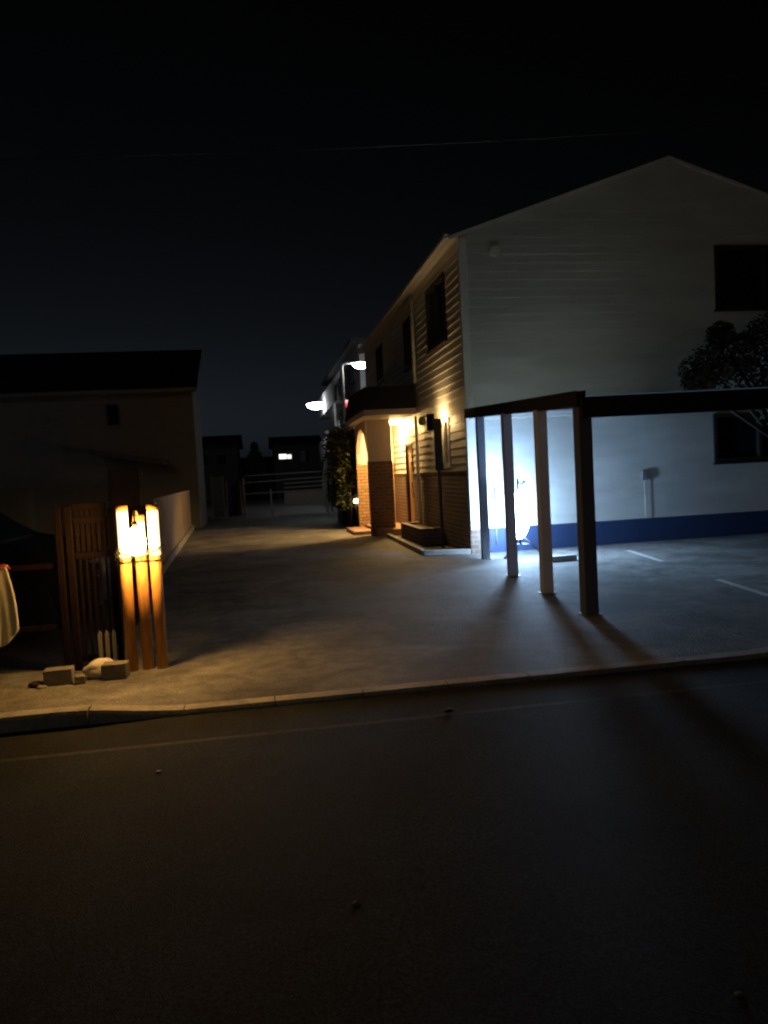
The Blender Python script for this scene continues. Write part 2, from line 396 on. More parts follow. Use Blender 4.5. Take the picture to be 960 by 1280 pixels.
# entrance door inside the porch
u0, u1, z0, z1 = door_h
b = MB(); b.box((XW + 0.03, YF + u0 + .06, z0), (XW + 0.08, YF + u1 - .06, z1 - .06), 0.004)
dr = b.build('door', 'wood_door', house)
b = MB(); b.box((XW - 0.03, YF + u0, z0), (XW + .1, YF + u0 + .058, z1), .004); b.box((XW - 0.03, YF + u1 - .058, z0), (XW + .1, YF + u1, z1), .004); b.box((XW - 0.03, YF + u0 + .06, z1 - .058), (XW + .1, YF + u1 - .06, z1), .004); b.build('door_frame', 'frame', dr)
b = MB(); b.box((XW + 0.015, YF + u0 + .35, 0.9), (XW + 0.026, YF + u0 + .55, 1.95), .003); b.build('door_glass', 'glass', dr)
b = MB(); b.tube([(XW + .03, YF + u0 + .14, 1.0), (XW - .03, YF + u0 + .14, 1.02), (XW - .03, YF + u0 + .14, 1.3), (XW + .03, YF + u0 + .14, 1.32)], .013, 8); b.build('handle', 'brass', dr)
sb = thing('narrow_board', 'narrow dark louvred board on a grey post in the bed beside the house wall', 'board', (3.28, 14.30, 0))
b = MB(); b.box((3.31, 14.28, 1.50), (3.47, 14.31, 2.50), .006)
for i in range(12): b.box((3.33, 14.266, 1.57 + i * .077), (3.45, 14.279, 1.62 + i * .077), .002)
b.build('board', 'frame', sb)
b = MB(); b.box((3.36, 14.312, 0.0), (3.42, 14.372, 2.3), .006); b.build('post', 'frame', sb)
b = MB(); b.tube([(XW - .10, 17.0, 0.05), (XW - .10, 17.0, 2.75)], .035, 10); b.tube([(XW - .10, 16.86, 3.5), (XW - .10, 16.86, 5.4)], .035, 10); b.build('downpipe', 'siding', house)
# outlet box, round vent on the gable
b = MB(); b.box((6.84, YF - 0.09, 1.13), (6.95, YF - 0.02, 1.31), .012); ob = b.build('outlet_box', 'steel', house)
b = MB(); b.tube([(6.895, YF - .06, 1.13), (6.895, YF - .06, .45)], .008, 6); b.build('conduit', 'siding', ob)
b = MB(); b.tube([(4.25, YF - .02, 5.28), (4.25, YF - .07, 5.28)], .09, 20); b.build('round_vent', 'siding', house)

# porch (fixed to the house)
PX0, PX1, PY0, PY1 = 2.58, 3.19, 18.40, 20.55
b = MB(); b.box((PX0, PY0, -.02), (PX1, PY0 + .12, 1.77), .004); b.build('porch_brick_front', 'brick', house)
b = MB(); b.box((PX0 + .01, PY0 + .01, 1.80), (PX1 - .01, PY0 + .11, 2.83), .004); b.build('porch_front_panel', 'plaster', house)
b = MB(); b.box((PX0 - .025, PY0 - .025, 1.772), (PX1 + .025, PY0 + .145, 1.798), .005); b.build('porch_brick_cap', 'frame', house)
# arched opening in the left porch wall
b = MB()
ya, yb, spr, top = PY0 + .125, PY1, 2.05, 2.66
w = (yb - ya - .06) / 2; yc = ya + .03 + w
pts = []
k = 18
for i in range(k + 1):
    t = i / k; yy = ya + .03 + 2 * w * t
    s = 1 - abs(2 * t - 1) ** 2.2
    pts.append((yy, spr + (top - spr) * s ** .8))
ring = [(ya, .0)] + [(ya, 2.83), (yb, 2.83), (yb, 0)]
for i in range(k):
    (y1, z1_), (y2, z2_) = pts[i], pts[i + 1]
    b.prism([(PX0, y1, z1_), (PX0, y2, z2_), (PX0, y2, 2.83), (PX0, y1, 2.83)], (.11, 0, 0))
b.box((PX0, yb - .03, 1.80), (PX0 + .11, yb, 2.83))
b.build('porch_arch', 'plaster', house)
b = MB(); b.box((PX0 - .02, PY1 - .10, -.02), (XW - .06, PY1 + .12, 1.77), .004); b.build('porch_brick_back', 'glowbrick', house)  # back brick uses the copy with lamp glow in its colour
b = MB(); b.box((PX0, PY1 + .008, 1.772), (XW - .03, PY1 + .115, 2.83), .004); b.build('porch_back_panel', 'siding', house)
# porch roof: pale fascia and low dark hipped top
b = MB(); b.box((2.38, 17.2, 2.835), (XW - .03, 20.8, 2.97), .008); b.build('porch_fascia', 'plaster', house)
b = MB()
lo = [(2.34, 17.16, 2.973), (XW - .03, 17.16, 2.973), (XW - .03, 20.84, 2.973), (2.34, 20.84, 2.973)]
hi = [(2.46, 17.3, 3.50), (XW - .03, 17.3, 3.50), (XW - .03, 20.7, 3.62), (2.46, 20.7, 3.62)]
lv = [b.bm.verts.new(p) for p in lo]; hv = [b.bm.verts.new(p) for p in hi]
b.bm.faces.new(lv[::-1]); b.bm.faces.new(hv)
for i in range(4): b.bm.faces.new((lv[i], lv[(i + 1) % 4], hv[(i + 1) % 4], hv[i]))
b.build('porch_roof', 'roof', house)
b = MB(); b.box((PX0 + .12, PY0 - .45, -.02), (XW - .05, PY1, .16), .01); b.build('porch_floor', 'tile', house)
b = MB(); b.box((2.20, 18.75, -.02), (PX0 + .117, 20.5, .09), .01); b.build('entry_step', 'tile', house)

# porch lamp: globe on a bracket plate under the porch roof
t = thing('porch_lamp', 'glowing warm drum lamp under the porch roof by the arch', 'lamp', (3.40, 19.15, 2.83))
b = MB(); b.lathe([(.02, -.02), (.075, -.018), (.08, 0), (.02, 0.002)], (3.40, 19.15, 2.83)); b.build('base_plate', 'brass', t)
b = MB(); b.lathe([(.08, -.085), (.15, -.08), (.17, -.065), (.172, -.03), (.16, -.022)], (3.40, 19.15, 2.83)); b.build('diffuser', 'e_porch', t)
t = thing('wall_sconce', 'glowing warm wall sconce above the small window by the brick corner', 'lamp', (3.5, 14.62, 2.4))
b = MB(); b.lathe([(.02, .012), (.05, .015), (.062, .05), (.055, .10), (.03, .13)], (3.38, 14.72, 2.42), 18); b.build('diffuser', 'e_wall', t)
b = MB(); b.lathe([(.02, -.05), (.05, -.04), (.066, -.01), (.068, .002), (.02, .005)], (3.38, 14.72, 2.42), 18); b.build('cup', 'iron', t)
b = MB()
pts = []
for i in range(13):
    a = PI * .5 + PI * i / 12; pts.append((3.40 + .13 * math.cos(a), 14.72 + .13 * math.sin(a)))
for i in range(12):
    (xa, ya_), (xb, yb_) = pts[i], pts[i + 1]; b.prism([(xa, ya_, 2.30), (xb, yb_, 2.30), (xb, yb_, 2.62), (xa, ya_, 2.62)], (.004, 0, 0))
b.build('added_shield', 'iron', t)  # half-round sheet added to keep the sconce light off the driveway
b = MB(); b.bar((3.38, 14.72, 2.37), (XW + .0, 14.72, 2.37), .025, .025, .004); b.build('bracket', 'iron', t)
# round bell on a bracket
t = thing('wall_bell', 'small dark round bell on bracket on the wall beside the porch roof', 'bell', (3.5, 15.9, 2.6))
b = MB(); b.lathe([(.02, -.10), (.07, -.09), (.085, -.03), (.07, .05), (.03, .09)], (3.44, 15.9, 2.58)); b.build('dome', 'frame', t)
b = MB(); b.bar((3.44, 15.9, 2.66), (XW - .02, 15.9, 2.68), .03, .03, .004); b.build('bracket', 'iron', t)

# brick planter and kerbed bed by the side wall
t = thing('brick_planter', 'low dark brick planter box against the house side wall', 'planter', (3.3, 16.0, 0))
b = MB(); b.box((3.12, 15.1, 0), (3.575, 15.22, .34), .006); b.box((3.12, 17.2, 0), (3.575, 17.32, .34), .006); b.box((3.12, 15.22, 0), (3.24, 17.2, .34), .006); b.build('brick_wall', 'brick', t)
b = MB(); b.box((3.242, 15.222, 0.0), (3.573, 17.198, .29)); b.build('soil', 'soil', t)
b = MB()
for p, q in (((2.86, 17.6), (2.80, 13.35)), ((2.80, 13.30), (3.58, 13.02))):
    b.bar((*p, .045), (*q, .045), .09, .09, .01)
tag(b.build('bed_edging', 'kerb'), 'pale concrete edging around the dark bed beside the house', 'edging')
sheet('bed_soil', [(2.9, 17.6), (2.84, 13.36), (3.6, 13.1), (3.6, 17.6)], 0.006, 'soil')

# ------------------------------------------------------------------ carport in front of the gable
cp = thing('carport', 'flat roofed carport on a row of grey posts before the house gable', 'carport', (3.15, 7.07, 0))
PP = [(3.13, 7.07, 2.06), (3.22, 8.44, 2.14), (3.34, 10.02, 2.23), (3.58, 12.1, 2.36)]
for i, (px, py, pz) in enumerate(PP):
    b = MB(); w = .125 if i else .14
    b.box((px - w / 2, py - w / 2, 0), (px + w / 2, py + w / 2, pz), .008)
    p = b.build('post', 'litpost' if i else 'frontpost', cp)
    b = MB(); b.box((px - w / 2 - .02, py - w / 2 - .02, 0), (px + w / 2 + .02, py + w / 2 + .02, .012), .003); b.build('foot_plate', 'steel', p)
# roof frame: front beam, left beam, wall beam, right beam, deck
FL, FR, BL, BR = (3.09, 6.95), (6.55, 6.62), (3.60, 12.93), (7.15, 12.93)
def zc(y): return 2.07 + (y - 7.07) * 0.0585
b = MB(); b.bar((FL[0] - .02, FL[1], zc(6.95) - .03), (FR[0], FR[1], zc(6.95) - .03), .07, .20, .006); b.build('front_beam', 'beam', cp)
b = MB(); b.bar((FL[0], FL[1] + .04, zc(7) + .055), (BL[0], BL[1], zc(12.93) + .055), .09, .15, .006); b.build('left_beam', 'beam', cp)
b = MB(); b.bar((FR[0], FR[1] + .04, zc(7) + .03), (BR[0], BR[1], zc(12.93) + .03), .09, .10, .006); b.build('right_beam', 'beam', cp)
b = MB(); b.bar((BL[0] + .05, BL[1], zc(12.93)), (BR[0] - .05, BR[1], zc(12.93)), .06, .12, .006); b.build('wall_beam', 'trim', cp)
b = MB(); b.face([(FL[0] + .06, FL[1] + .05, zc(6.95) + .09), (FR[0], FR[1] + .05, zc(6.95) + .09), (BR[0], BR[1], zc(12.93) + .09), (BL[0] + .06, BL[1], zc(12.93) + .09)]); b.build('roof_sheet', 'poly', cp, recalc=False)
for f in (.2, .4, .6, .8):
    b = MB(); y0 = FL[1] + (BL[1] - FL[1]) * f
    xa = FL[0] + (BL[0] - FL[0]) * f; xb = FR[0] + (BR[0] - FR[0]) * f
    b.bar((xa + .05, y0, zc(y0) + .045), (xb - .05, y0, zc(y0) + .045), .05, .07, .004); b.build('rafter', 'deck', cp)
b = MB(); b.bar((3.16, 7.0, 1.94), (3.36, 6.93, 2.08), .03, .03, .004); b.build('brace', 'steel', cp)

# work light on a tripod behind the posts
LX, LY = 4.20, 12.15
wl = thing('work_light', 'glaring white oval work light on a tripod between carport posts and wall', 'lamp', (LX, LY, 0))
b = MB()
prof = []
for i in range(15):
    a = -PI / 2 + PI * i / 14; prof.append((max(.012, .285 * math.cos(a) ** .8 if abs(math.cos(a)) > 1e-6 else .012), .73 + .415 * math.sin(a)))
b.lathe([(r_, z_ - .73) for r_, z_ in prof], (0, 0, 0), 28, sy=.32)
bmesh.ops.rotate(b.bm, verts=b.bm.verts, cent=(0, 0, 0), matrix=Matrix.Rotation(math.radians(34), 3, 'Z') @ Matrix.Rotation(math.radians(7), 3, 'X')); bmesh.ops.translate(b.bm, verts=b.bm.verts, vec=(LX, LY - .03, .70))
b.build('diffuser', 'e_white', wl)
b = MB(); b.tube([(LX, LY, .2), (LX, LY, 1.30)], .016, 10); b.build('mast', 'iron', wl)
b = MB(); b.tube([(LX - .02, LY, 1.24), (LX + .10, LY, 1.20)], .012, 8); b.lathe([(.01, -.02), (.028, -.015), (.028, .015), (.01, .02)], (LX + .11, LY, 1.24), 10); b.build('clamp_knob', 'iron', wl)
b = MB(); b.bar((LX - .40 - .15, LY - .43, .72), (LX - .40 + .10, LY + .28, .72), .012, .92, .004)
b.build('added_side_blocker', 'iron', wl)  # added plate, edge-on to the camera, blocking lamp light towards the driveway
b = MB(); b.bar((LX - .42, LY - .02, .60), (LX - .2, LY - .02, .60), .02, .02); b.build('added_blocker_arm', 'iron', wl)  # arm made up to carry the added light-blocking plate
b = MB(); b.tube([(LX - .19, LY - .02, 1.07), (LX - .30, LY - .05, 1.075), (LX - .37, LY - .06, 1.07)], .012, 8); b.build('carry_handle', 'iron', wl)
for a in (-150, -30, 90):
    a = math.radians(a); ex, ey = LX + .38 * math.cos(a), LY + .38 * math.sin(a)
    b = MB(); b.tube([(LX + .02 * math.cos(a), LY + .02 * math.sin(a), .36), (ex, ey, .02)], .013, 8)
    lg = b.build('leg', 'iron', wl)
    b = MB(); b.lathe([(.012, -.02), (.024, -.018), (.024, .012), (.012, .016)], (ex, ey, .02), 10); b.build('rubber_foot', 'rubber', lg)
    b = MB(); b.tube([(LX, LY, .21), (LX + .19 * math.cos(a), LY + .19 * math.sin(a), .20)], .008, 6); b.build('brace', 'steel', wl)

# wheel stop
b = MB(); prof = [(4.30, 11.10, .0), (4.30, 11.24, .0), (4.30, 11.22, .085), (4.30, 11.12, .085)]
b.prism(prof, (.46, .03, 0)); o = b.build('wheel_stop', 'kerb')
bm = bmesh.new(); bm.from_mesh(o.data); bmesh.ops.bevel(bm, geom=bm.edges, offset=.008, segments=2, affect='EDGES'); bm.to_mesh(o.data); bm.free()
tag(o, 'pale concrete wheel stop lying on the ground beyond the carport posts', 'wheel stop')

# ------------------------------------------------------------------ timber post lamp by the street
pl = thing('timber_post_lamp', 'cluster of three amber timber posts around a glowing lamp by the pavement', 'lamp', (-1.02, 6.42, 0))
tops = [(-1.13, 6.40, 1.36), (-1.01, 6.43, 1.27), (-.895, 6.42, 1.35)]
for (px, py, pz) in tops:
    b = MB(); r = .046
    b.lathe([(r, 0), (r, .925), (r - .006, .93)], (px, py, 0), 20)
    p = b.build('post', 'timber', pl)
    b = MB(); b.lathe([(r + .003, .885), (r + .006, .888), (r + .006, .897), (r + .003, .899)], (px, py, 0), 20); b.build('band', 'iron', p)
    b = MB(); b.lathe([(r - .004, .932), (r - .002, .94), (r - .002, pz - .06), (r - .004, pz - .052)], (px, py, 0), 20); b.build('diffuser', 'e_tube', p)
    b = MB(); b.lathe([(r, pz - .05), (r, pz - .008), (r - .008, pz)], (px, py, 0), 20); b.build('cap', 'timber', p)
LG = (-1.01, 6.235)
b = MB(); b.lathe([(.012, .955), (.050, .97), (.072, 1.02), (.076, 1.07), (.064, 1.125), (.034, 1.168), (.012, 1.18)], (*LG, 0), 24); b.build('bulb', 'e_warm', pl)
b = MB(); b.lathe([(.012, 1.181), (.022, 1.183), (.022, 1.222), (.009, 1.23)], (*LG, 0), 18); b.build('bulb_holder', 'brass', pl)
b = MB(); b.tube([(LG[0], LG[1], 1.22), (LG[0], LG[1], 1.275), (LG[0], LG[1] + .03, 1.305), (LG[0], LG[1] + .08, 1.305), (LG[0], LG[1] + .16, 1.27), (LG[0], LG[1] + .19, 1.22)], [.009, .009, .009, .009, .009, .009], 8); b.build('lamp_hook', 'brass', pl)
b = MB()
for i in range(150):
    px, py, pz = random.choice(tops); a = random.uniform(PI, 2 * PI); r = .056 + random.uniform(0, .02)
    c = Vector((px + r * math.cos(a), py + r * math.sin(a), random.gauss(.97, .045))); s = random.uniform(.008, .02)
    d = Vector((random.uniform(-1, 1), random.uniform(-1, 1), random.uniform(-1, 1))).normalized(); e = d.cross(Vector((math.cos(a), math.sin(a), .3))).normalized()
    b.face([c - d * s, c + e * s * .5, c + d * s, c - e * s * .5])
b.tube([(-1.19, 6.36, .99), (-1.13, 6.345, .96), (-1.07, 6.34, .95), (-1.015, 6.375, .93), (-.95, 6.35, .95), (-.895, 6.365, .97), (-.84, 6.39, 1.0)], .006, 6)
b.build('garland', 'darkleaf', pl, recalc=False)

# ------------------------------------------------------------------ timber gate screen, left
gt = thing('timber_gate_screen', 'dark red brown timber gate screen left of the post lamp', 'gate', (-1.45, 6.62, 0))
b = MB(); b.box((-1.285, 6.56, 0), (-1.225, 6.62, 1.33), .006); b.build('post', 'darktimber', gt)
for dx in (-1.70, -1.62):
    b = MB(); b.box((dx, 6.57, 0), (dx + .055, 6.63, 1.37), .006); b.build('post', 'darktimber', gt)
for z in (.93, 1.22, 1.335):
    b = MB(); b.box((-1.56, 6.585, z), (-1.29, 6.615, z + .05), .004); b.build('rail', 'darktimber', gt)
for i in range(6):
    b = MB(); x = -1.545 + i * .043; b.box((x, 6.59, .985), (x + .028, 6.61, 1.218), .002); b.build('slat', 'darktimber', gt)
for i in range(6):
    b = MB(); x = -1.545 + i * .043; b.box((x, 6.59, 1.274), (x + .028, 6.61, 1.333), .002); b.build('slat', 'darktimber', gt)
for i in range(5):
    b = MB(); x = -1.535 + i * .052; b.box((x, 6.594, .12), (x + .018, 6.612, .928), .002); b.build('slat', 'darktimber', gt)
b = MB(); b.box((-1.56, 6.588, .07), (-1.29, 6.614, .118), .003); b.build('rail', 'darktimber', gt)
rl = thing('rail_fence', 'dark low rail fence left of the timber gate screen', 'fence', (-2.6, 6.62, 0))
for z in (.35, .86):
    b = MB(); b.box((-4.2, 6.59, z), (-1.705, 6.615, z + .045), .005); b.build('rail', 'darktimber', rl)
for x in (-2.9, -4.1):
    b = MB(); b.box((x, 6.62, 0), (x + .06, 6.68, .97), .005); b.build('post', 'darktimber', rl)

# pale cloth hung on the rail
def cloth(name, x0, x1, ztop, zbot, y, m, amp, seed, parent=None):
    rnd = random.Random(seed); nu, nv = 26, 22; b = MB(); ph = [rnd.uniform(0, 6) for _ in range(4)]
    g = []
    for j in range(nv + 1):
        v = j / nv; row = []
        for i in range(nu + 1):
            u = i / nu
            fold = amp * (math.sin(u * 13 + ph[0] + v * .8) + .6 * math.sin(u * 23 + ph[1])) * (0.25 + v)
            zb = zbot + .11 * math.sin(u * 4 + ph[2]) - .10 * (1 - u)
            x = x0 + (x1 - x0) * (u * (0.82 + .18 * v) + .05 * math.sin(v * 3))
            row.append(b.bm.verts.new((x, y - .028 - fold - .02 * v, ztop + (zb - ztop) * v)))
        g.append(row)
    for j in range(nv):
        for i in range(nu):
            f = b.bm.faces.new((g[j][i], g[j][i + 1], g[j + 1][i + 1], g[j + 1][i])); f.smooth = True
    top = [b.bm.verts.new((v.co.x, y + .035, ztop - .0)) for v in g[0]]; top2 = [b.bm.verts.new((v.co.x, y + .04, ztop - .25)) for v in g[0]]
    for i in range(nu):
        b.bm.faces.new((top[i], top[i + 1], g[0][i + 1], g[0][i])); b.bm.faces.new((top2[i], top2[i + 1], top[i + 1], top[i]))
    o = b.build(name, m, parent)
    md = o.modifiers.new('thick', 'SOLIDIFY'); md.thickness = .006
    return o
cl = tag(cloth('hanging_cloth', -2.42, -2.02, .915, .40, 6.59, 'cloth', .014, 3), 'pale yellowish cloth with a red top edge hanging on the dark rail', 'cloth')
cloth('red_trim', -2.40, -2.05, .925, .82, 6.578, 'red', .006, 5, cl)

# cement blocks, sack and rubble on the pavement edge
def block(loc, dx, dy, dz, rz, label):
    b = MB(); b.box((-dx / 2, -dy / 2, 0), (dx / 2, dy / 2, dz), .006)
    for s in (-1, 1): b.box((s * dx / 4 - .03, -dy / 2 - .003, .03), (s * dx / 4 + .03, -dy / 2 + .01, dz - .03), .002)
    o = b.build('cement_block', 'block'); o.location = loc; o.rotation_euler = (0, 0, rz)
    return tag(o, label, 'block', 'cement blocks by the gate')
block((-1.64, 6.17, 0), .21, .12, .125, .05, 'cement block left of the white sack, before the gate')
block((-1.225, 6.20, 0), .19, .13, .125, -.08, 'cement block right against the foot of the amber lamp posts')
block((-1.475, 6.11, 0), .07, .08, .07, .3, 'smallest cement block, broken, in front of the white sack')
b = MB()
n, mm = 20, 12
vs = []
for j in range(mm + 1):
    t_ = j / mm; rr = .075 * (math.sin(PI * min(max(t_, .04), .96)) ** .6)
    ring = []
    for i in range(n):
        a = 2 * PI * i / n; w = 1 + .12 * math.sin(3 * a + 5 * t_) + .08 * math.sin(7 * a - 9 * t_)
        ring.append(b.bm.verts.new((-1.48 + .24 * t_, 6.24 + rr * w * math.cos(a) + .1 * t_, max(.0, .068 + rr * w * math.sin(a)))))
    vs.append(ring)
for j in range(mm):
    for i in range(n):
        f = b.bm.faces.new((vs[j][i], vs[j][(i + 1) % n], vs[j + 1][(i + 1) % n], vs[j + 1][i])); f.smooth = True
b.bm.faces.new(vs[0]); b.bm.faces.new(vs[-1][::-1])
tag(b.build('plastic_sack', 'sack'), 'crumpled white plastic sack between cement blocks by the gate', 'sack')
pk = thing('picket_panel', 'small pale picket panel standing low between gate screen and lamp posts', 'fence', (-1.35, 6.5, 0))
for i in range(3):
    b = MB(); x = -1.405 + i * .055; b.prism([(x, 6.50, .03), (x + .03, 6.50, .03), (x + .03, 6.50, .30), (x + .015, 6.50, .335), (x, 6.50, .30)], (0, .012, 0)); b.build('picket', 'greywall', pk)
b = MB(); b.box((-1.42, 6.514, .17), (-1.25, 6.526, .20), .002); b.box((-1.415, 6.514, 0), (-1.39, 6.526, .168), .002); b.box((-1.285, 6.514, 0), (-1.26, 6.526, .168), .002); b.build('rail', 'iron', pk)

def pebble(loc, r, label, cat='stone', m='stone', seed=1, group='loose stones'):
    rnd = random.Random(seed); b = MB(); bmesh.ops.create_icosphere(b.bm, subdivisions=2, radius=1)
    for v in b.bm.verts:
        k = 1 + rnd.uniform(-.18, .18); v.co = Vector((v.co.x * r * k * 1.3, v.co.y * r * k, v.co.z * r * k * .6))
    for f in b.bm.faces: f.smooth = True
    o = b.build('loose_stone', m); o.location = (loc[0], loc[1], loc[2] + r * .5); return tag(o, label, cat, group)
pebble((-1.80, 6.12, 0), .045, 'dark rubble stone at the left end of the cement blocks', m='soil', seed=2)
pebble((-1.74, 6.05, 0), .03, 'pale rubble chip in front of the leftmost cement block', seed=3)
pebble((1.07, 4.59, -.016), .022, 'dark stone on the gutter strip below the kerb', m='iron', seed=4)
pebble((-.63, 4.11, -.022), .012, 'tiny white stone on the road below the lamp posts', m='trim', seed=5)
pebble((.24, 2.62, -.022), .011, 'grey stone alone on the dark road at the bottom centre', seed=6)
pebble((1.24, 1.90, -.022), .009, 'grey stone on the dark road in the bottom right corner', seed=8)

# ------------------------------------------------------------------ dark car behind the gate
car = thing('parked_car', 'dark car parked behind the timber gate and rail fence', 'car', (-3.6, 8.9, 0))
prof = [(-1.72, .28), (-1.70, .62), (-1.82, .80), (-2.75, .98), (-3.35, 1.46), (-3.9, 1.54), (-5.0, 1.50), (-5.6, 1.02), (-5.72, .9), (-5.74, .30)]
b = MB()
def ins(z): return 0.0 if z < .95 else (z - .95) * .28
L_, R_ = [], []
for (x, z) in prof:
    L_.append(b.bm.verts.new((x, 8.1 + ins(z), z))); R_.append(b.bm.verts.new((x, 9.8 - ins(z), z)))
b.bm.faces.new(L_); b.bm.faces.new(R_[::-1]); n = len(prof)
for i in range(n): b.bm.faces.new((L_[i], R_[i], R_[(i + 1) % n], L_[(i + 1) % n]))
bmesh.ops.bevel(b.bm, geom=[e for e in b.bm.edges], offset=.04, segments=2, affect='EDGES')
b.build('body', 'carpaint', car)
for (pts_) in ([(-2.95, 1.02), (-3.42, 1.40), (-3.95, 1.46), (-3.95, 1.02)], [(-4.03, 1.02), (-4.03, 1.46), (-4.9, 1.42), (-5.25, 1.02)]):
    b = MB(); b.prism([(x, 8.1 + ins(z) - .008, z) for x, z in pts_], (0, .01, 0)); b.build('side_window', 'glass', car)
b = MB(); b.prism([(-2.74, 8.25, .995), (-3.32, 8.3, 1.455), (-3.32, 9.6, 1.455), (-2.74, 9.65, .995)], (.012, 0, .012)); b.build('windscreen', 'glass', car)
for x in (-2.45, -4.95):
    for y in (8.14, 9.76):
        b = MB(); b.tube([(x, y - .09, .31), (x, y + .09, .31)], .31, 28); wh = b.build('wheel', 'rubber', car)
        b = MB(); b.tube([(x, y - .096, .31), (x, y + .096, .31)], .19, 20); b.build('rim', 'iron', wh)
for y in (8.3, 9.45):
    b = MB(); b.box((-1.74, y, .62), (-1.69, y + .2, .74), .01); b.build('headlight', 'shutter', car)

# ------------------------------------------------------------------ boundary fence along the driveway
fn = thing('board_fence', 'pale vertical board fence along the left edge of the driveway', 'fence', (-1.8, 13.5, 0))
A, B = Vector((-1.80, 13.0, 0)), Vector((-2.36, 25.6, 0)); d = (B - A); LL = d.length; d.normalize()
b = MB(); nb = int(LL / .52)
for i in range(nb):
    p = A + d * (i * .52 + .03); q = A + d * (i * .52 + .40); h = 1.14 + random.uniform(-.008, .008)
    b.bar((p.x, p.y, .15 + h / 2 - .02), (q.x, q.y, .15 + h / 2 - .02), .02 + random.uniform(0, .006), h - .03, .003)
b.build('boards', 'fence', fn)
b = MB(); b.bar((A.x + .02, A.y, .07), (B.x + .02, B.y, .07), .13, .14, .01); b.build('footing', 'kerb', fn)
for i in range(7):
    p = A + d * (LL * i / 6); b = MB(); b.box((p.x - .10, p.y - .03, 0), (p.x - .03, p.y + .03, 1.2), .005); b.build('post', 'darktimber', fn)
b = MB(); b.bar((A.x, A.y, 1.265), (B.x, B.y, 1.265), .06, .03, .004); b.build('cap_rail', 'fence', fn)

# ------------------------------------------------------------------ left house
lh = thing('brown_house', 'dark brown house with black roof behind the left fence', 'house', (-8, 26, 0))
b = MB(); b.prism([(-14, 26, 0), (-2.12, 26, 0), (-2.12, 26, 4.55), (-14, 26, 4.55)], (0, 3.0, 0)); b.prism([(-14, 26.05, 4.56), (-14, 28.95, 6.2), (-14, 28.95, 4.56)], (11.8, 0, 0)); b.build('wall', 'brownwall', lh)
b = MB(); b.box((-2.119, 26.02, 0), (-2.09, 29.0, 4.5)); b.box((-2.16, 25.975, 0), (-2.09, 26.015, 4.5)); b.build('end_wall', 'greywall', lh)
b = MB(); b.prism([(-14.4, 25.6, 4.5), (-14.4, 29.0, 6.25), (-14.4, 29.1, 6.25), (-14.4, 29.1, 6.42), (-14.4, 29.0, 6.42), (-14.4, 25.6, 4.66)], (12.5, 0, 0)); b.build('roof', 'roof', lh)
b = MB(); b.box((-14.4, 25.50, 4.50), (-1.9, 25.595, 4.62), .01); b.build('eave_gutter', 'greywall', lh)
b = MB(); b.box((-4.86, 25.95, 3.52), (-4.44, 25.998, 4.22), .005); wn = b.build('window', 'frame', lh)
b = MB(); b.box((-4.81, 25.94, 3.57), (-4.49, 25.949, 4.17)); b.build('pane', 'glass', wn)
b = MB(); b.box((-4.95, 25.9, 3.46), (-4.35, 25.998, 3.517)); b.build('sill', 'greywall', wn)
b = MB(); b.prism([(-5.2, 24.6, 2.55), (-3.0, 24.6, 2.15), (-3.0, 24.6, 2.30), (-5.2, 24.6, 2.72)], (0, 1.39, 0)); b.build('porch_roof', 'dimtrim', lh)
b = MB(); b.box((-4.9, 25.92, 0), (-4.0, 25.998, 2.1), .01); dd = b.build('door', 'dimdoor', lh)
b = MB(); b.tube([(-4.1, 25.9, 1.0), (-4.1, 25.86, 1.0), (-4.1, 25.86, 1.2), (-4.1, 25.9, 1.2)], .012, 6); b.build('handle', 'brass', dd)

# side panels at the end of the drive
for nm, x0, x1, y, z, m, lab in (('grey_panel', -2.08, -1.55, 32, 1.72, 'greywall', 'grey boundary panel beside the pale fence at the drive end'), ('blue_panel', -1.48, -.86, 32.2, 1.45, 'bluepanel', 'dark blue boundary panel next to the grey panel')):
    t = thing('boundary_panel', lab, 'fence', (x0, y, 0), 'panels at the drive end')
    b = MB(); b.box((x0 + .05, y, .05), (x1 - .05, y + .04, z), .004)
    for i in range(5): b.box((x0 + .06, y - .012, .2 + i * .28), (x1 - .06, y - .001, .4 + i * .28), .003)
    b.build('panel', m, t)
    for xx in (x0, x1 - .05): b = MB(); b.box((xx, y - .01, 0), (xx + .048, y + .05, z + .06), .004); b.build('post', 'steel', t)

# ------------------------------------------------------------------ bar gate at the far end
bg = thing('bar_gate', 'grey steel gate of horizontal bars across the lane end', 'gate', (1, 32, 0))
for x in (-.8, .30, 2.62):
    b = MB(); b.box((x, 31.95, 0), (x + .09, 32.04, 1.8 if x > 2 else (1.62 if x < 0 else 1.1)), .006); b.build('post', 'steel', bg)
for x0, x1, z in ((-.71, 2.62, 1.70), (.9, 2.62, 1.47), (.9, 2.62, 1.30), (-.71, .9, 1.42), (.9, 2.62, 1.12), (-.71, 2.62, .95)):
    b = MB(); b.bar((x0, 32, z), (x1, 32, z + .03), .035, .045, .004); b.build('bar', 'steel', bg)
b = MB(); b.box((.9, 31.99, .42), (2.6, 32.02, .92), .006); b.build('lower_sheet', 'steel', bg)

